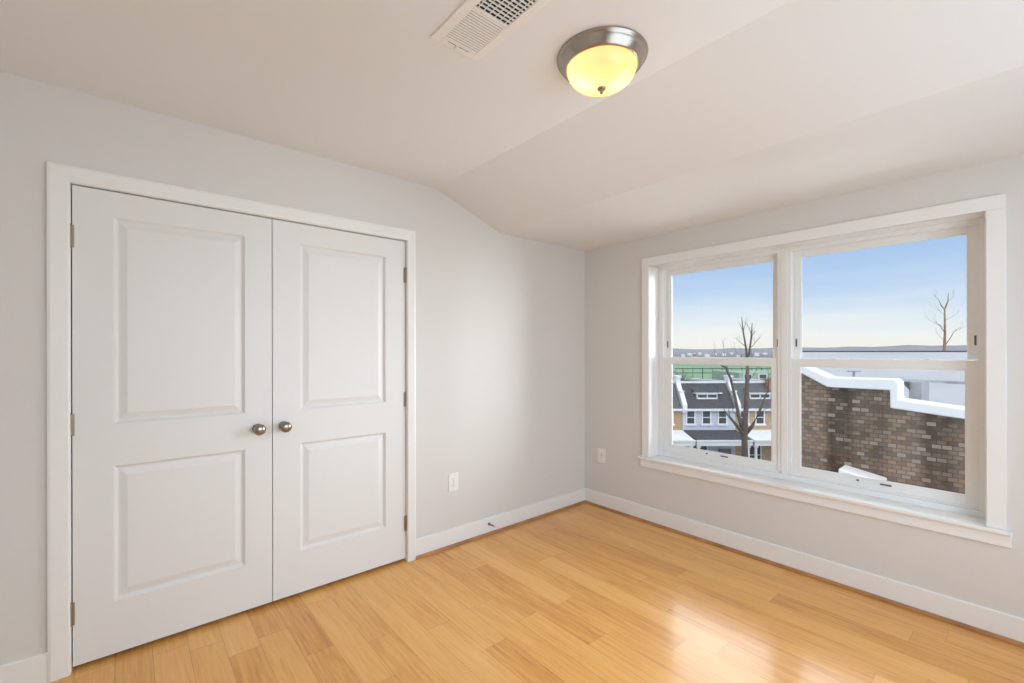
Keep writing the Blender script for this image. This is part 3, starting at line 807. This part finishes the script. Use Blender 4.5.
# ---------------------------------------------------------------- brick building next door
bb_ = empty('brick_building', (6.5, -1.0, GZ))
tag(bb_, 'weathered brown brick building next door with snow on its parapet and roof', 'building')
ox, oy, oz = 6.5, -1.0, GZ
TOP = [(.52, 1.085), (-.172, .689), (-1.045, .689), (-1.045, .398), (-1.926, .311), (-6.5, -.12)]
def loc(pts): return [(y - oy, z - oz) for y, z in pts]
bm = bmesh.new()
bm_prism(bm, loc([(.52, GZ)] + TOP + [(-6.5, GZ)]), 0, 0, .3)
bm_box(bm, .3, 8.0, .30 - oy, .52 - oy, 0, .30 - oz)
obj('brick_wall', bm, M['brick'], bb_)
# snowy coping following the stepped parapet
up = [(.56, 1.24), (.52, 1.23), (-.186, .868), (-.985, .868), (-1.045 + .115 - .0, .868)]
C_lo = TOP
C_hi = [(.52, 1.215), (-.19, .866), (-1.10, .872), (-1.155, .82), (-1.155, .548), (-1.926, .465), (-6.5, .03)]
bm = bmesh.new()
poly = loc([(.52, 1.085), (-.172, .689), (-1.045, .689), (-1.045, .398), (-1.926, .311), (-6.5, -.12)] + C_hi[::-1])
bm_prism(bm, poly, 0, -.07, .42)
obj('coping', bm, M['snow'], bb_, .02)
bm = bmesh.new()
def quad_slab(bm, P, th):
    A = [bm.verts.new((x - ox, y - oy, z - oz)) for x, y, z in P]; B = [bm.verts.new((x - ox, y - oy, z - oz - th)) for x, y, z in P]
    bm.faces.new(A); bm.faces.new(B[::-1])
    for i in range(4): bm.faces.new((A[i], B[i], B[(i + 1) % 4], A[(i + 1) % 4]))
quad_slab(bm, [(6.8, .4, .28), (6.8, -9, .18), (12, -9, .52), (12, .9, .56)], .2)
obj('snowy_roof', bm, M['snowroof'], bb_)
bm = bmesh.new()
quad_slab(bm, [(12, 2.6, .62), (12, -12, .58), (24, -14, 1.27), (24, 5.5, 1.27)], .25)
r2 = obj('far_snowy_roof', bm, M['snowroof'], bb_)
bm = bmesh.new(); bm_prism(bm, loc([(5.5, GZ), (5.5, 1.1), (-14, 1.1), (-14, GZ)]), 0, 23.7 - ox, 23.95 - ox); obj('far_wall', bm, M['brick'], bb_)
boxes('roof_edge', [(23.9 - ox, 24.15 - ox, 5.6 - oy, -14 - oy, 1.20 - oz, 1.325 - oz)], M['roofdark'], bb_)
boxes('roof_seam', [(11.9 - ox, 12.06 - ox, -1.2 - oy, -9 - oy, .50 - oz, .605 - oz)], M['greymetal'], bb_)
HY0, HY1 = -1.16, -1.33
# roof hatch behind the step of the parapet
bm = bmesh.new(); bm_box(bm, 7.3 - ox, 8.1 - ox, HY0 - oy, HY1 - oy, .1 - oz, .80 - oz)
ht = obj('roof_hatch', bm, M['greymetal'], bb_, .01)
bm = bmesh.new(); bm_prism(bm, [(HY0 + .09 - oy, .80 - oz), (HY0 - .02 - oy, .80 - oz), (HY0 - .02 - oy, .66 - oz)], 0, 7.2 - ox, 7.3 - ox); obj('hatch_bracket', bm, M['shadowgrey'], ht)
boxes('roof_pipe', [(8.0 - ox, 8.06 - ox, -.10 - oy, -.33 - oy, .915 - oz, .935 - oz), (8.0 - ox, 8.06 - ox, -.2 - oy, -.23 - oy, .2 - oz, .92 - oz)], M['greymetal'], bb_)
# small snow covered hood low on the wall
bm = bmesh.new()
bm_prism(bm, [(-.42 - oy, -.66 - oz), (-.42 - oy, -.80 - oz), (-1.0 - oy, -.92 - oz), (-1.0 - oy, -.77 - oz)], 0, -.42, 0)
hd = obj('snowy_hood', bm, M['snow'], bb_, .02)
bm = bmesh.new()
bm_prism(bm, [(-.46 - oy, -.80 - oz), (-.46 - oy, -1.3 - oz), (-.97 - oy, -1.35 - oz), (-.97 - oy, -.91 - oz)], 0, -.38, 0)
obj('hood_box', bm, M['greymetal'], hd)
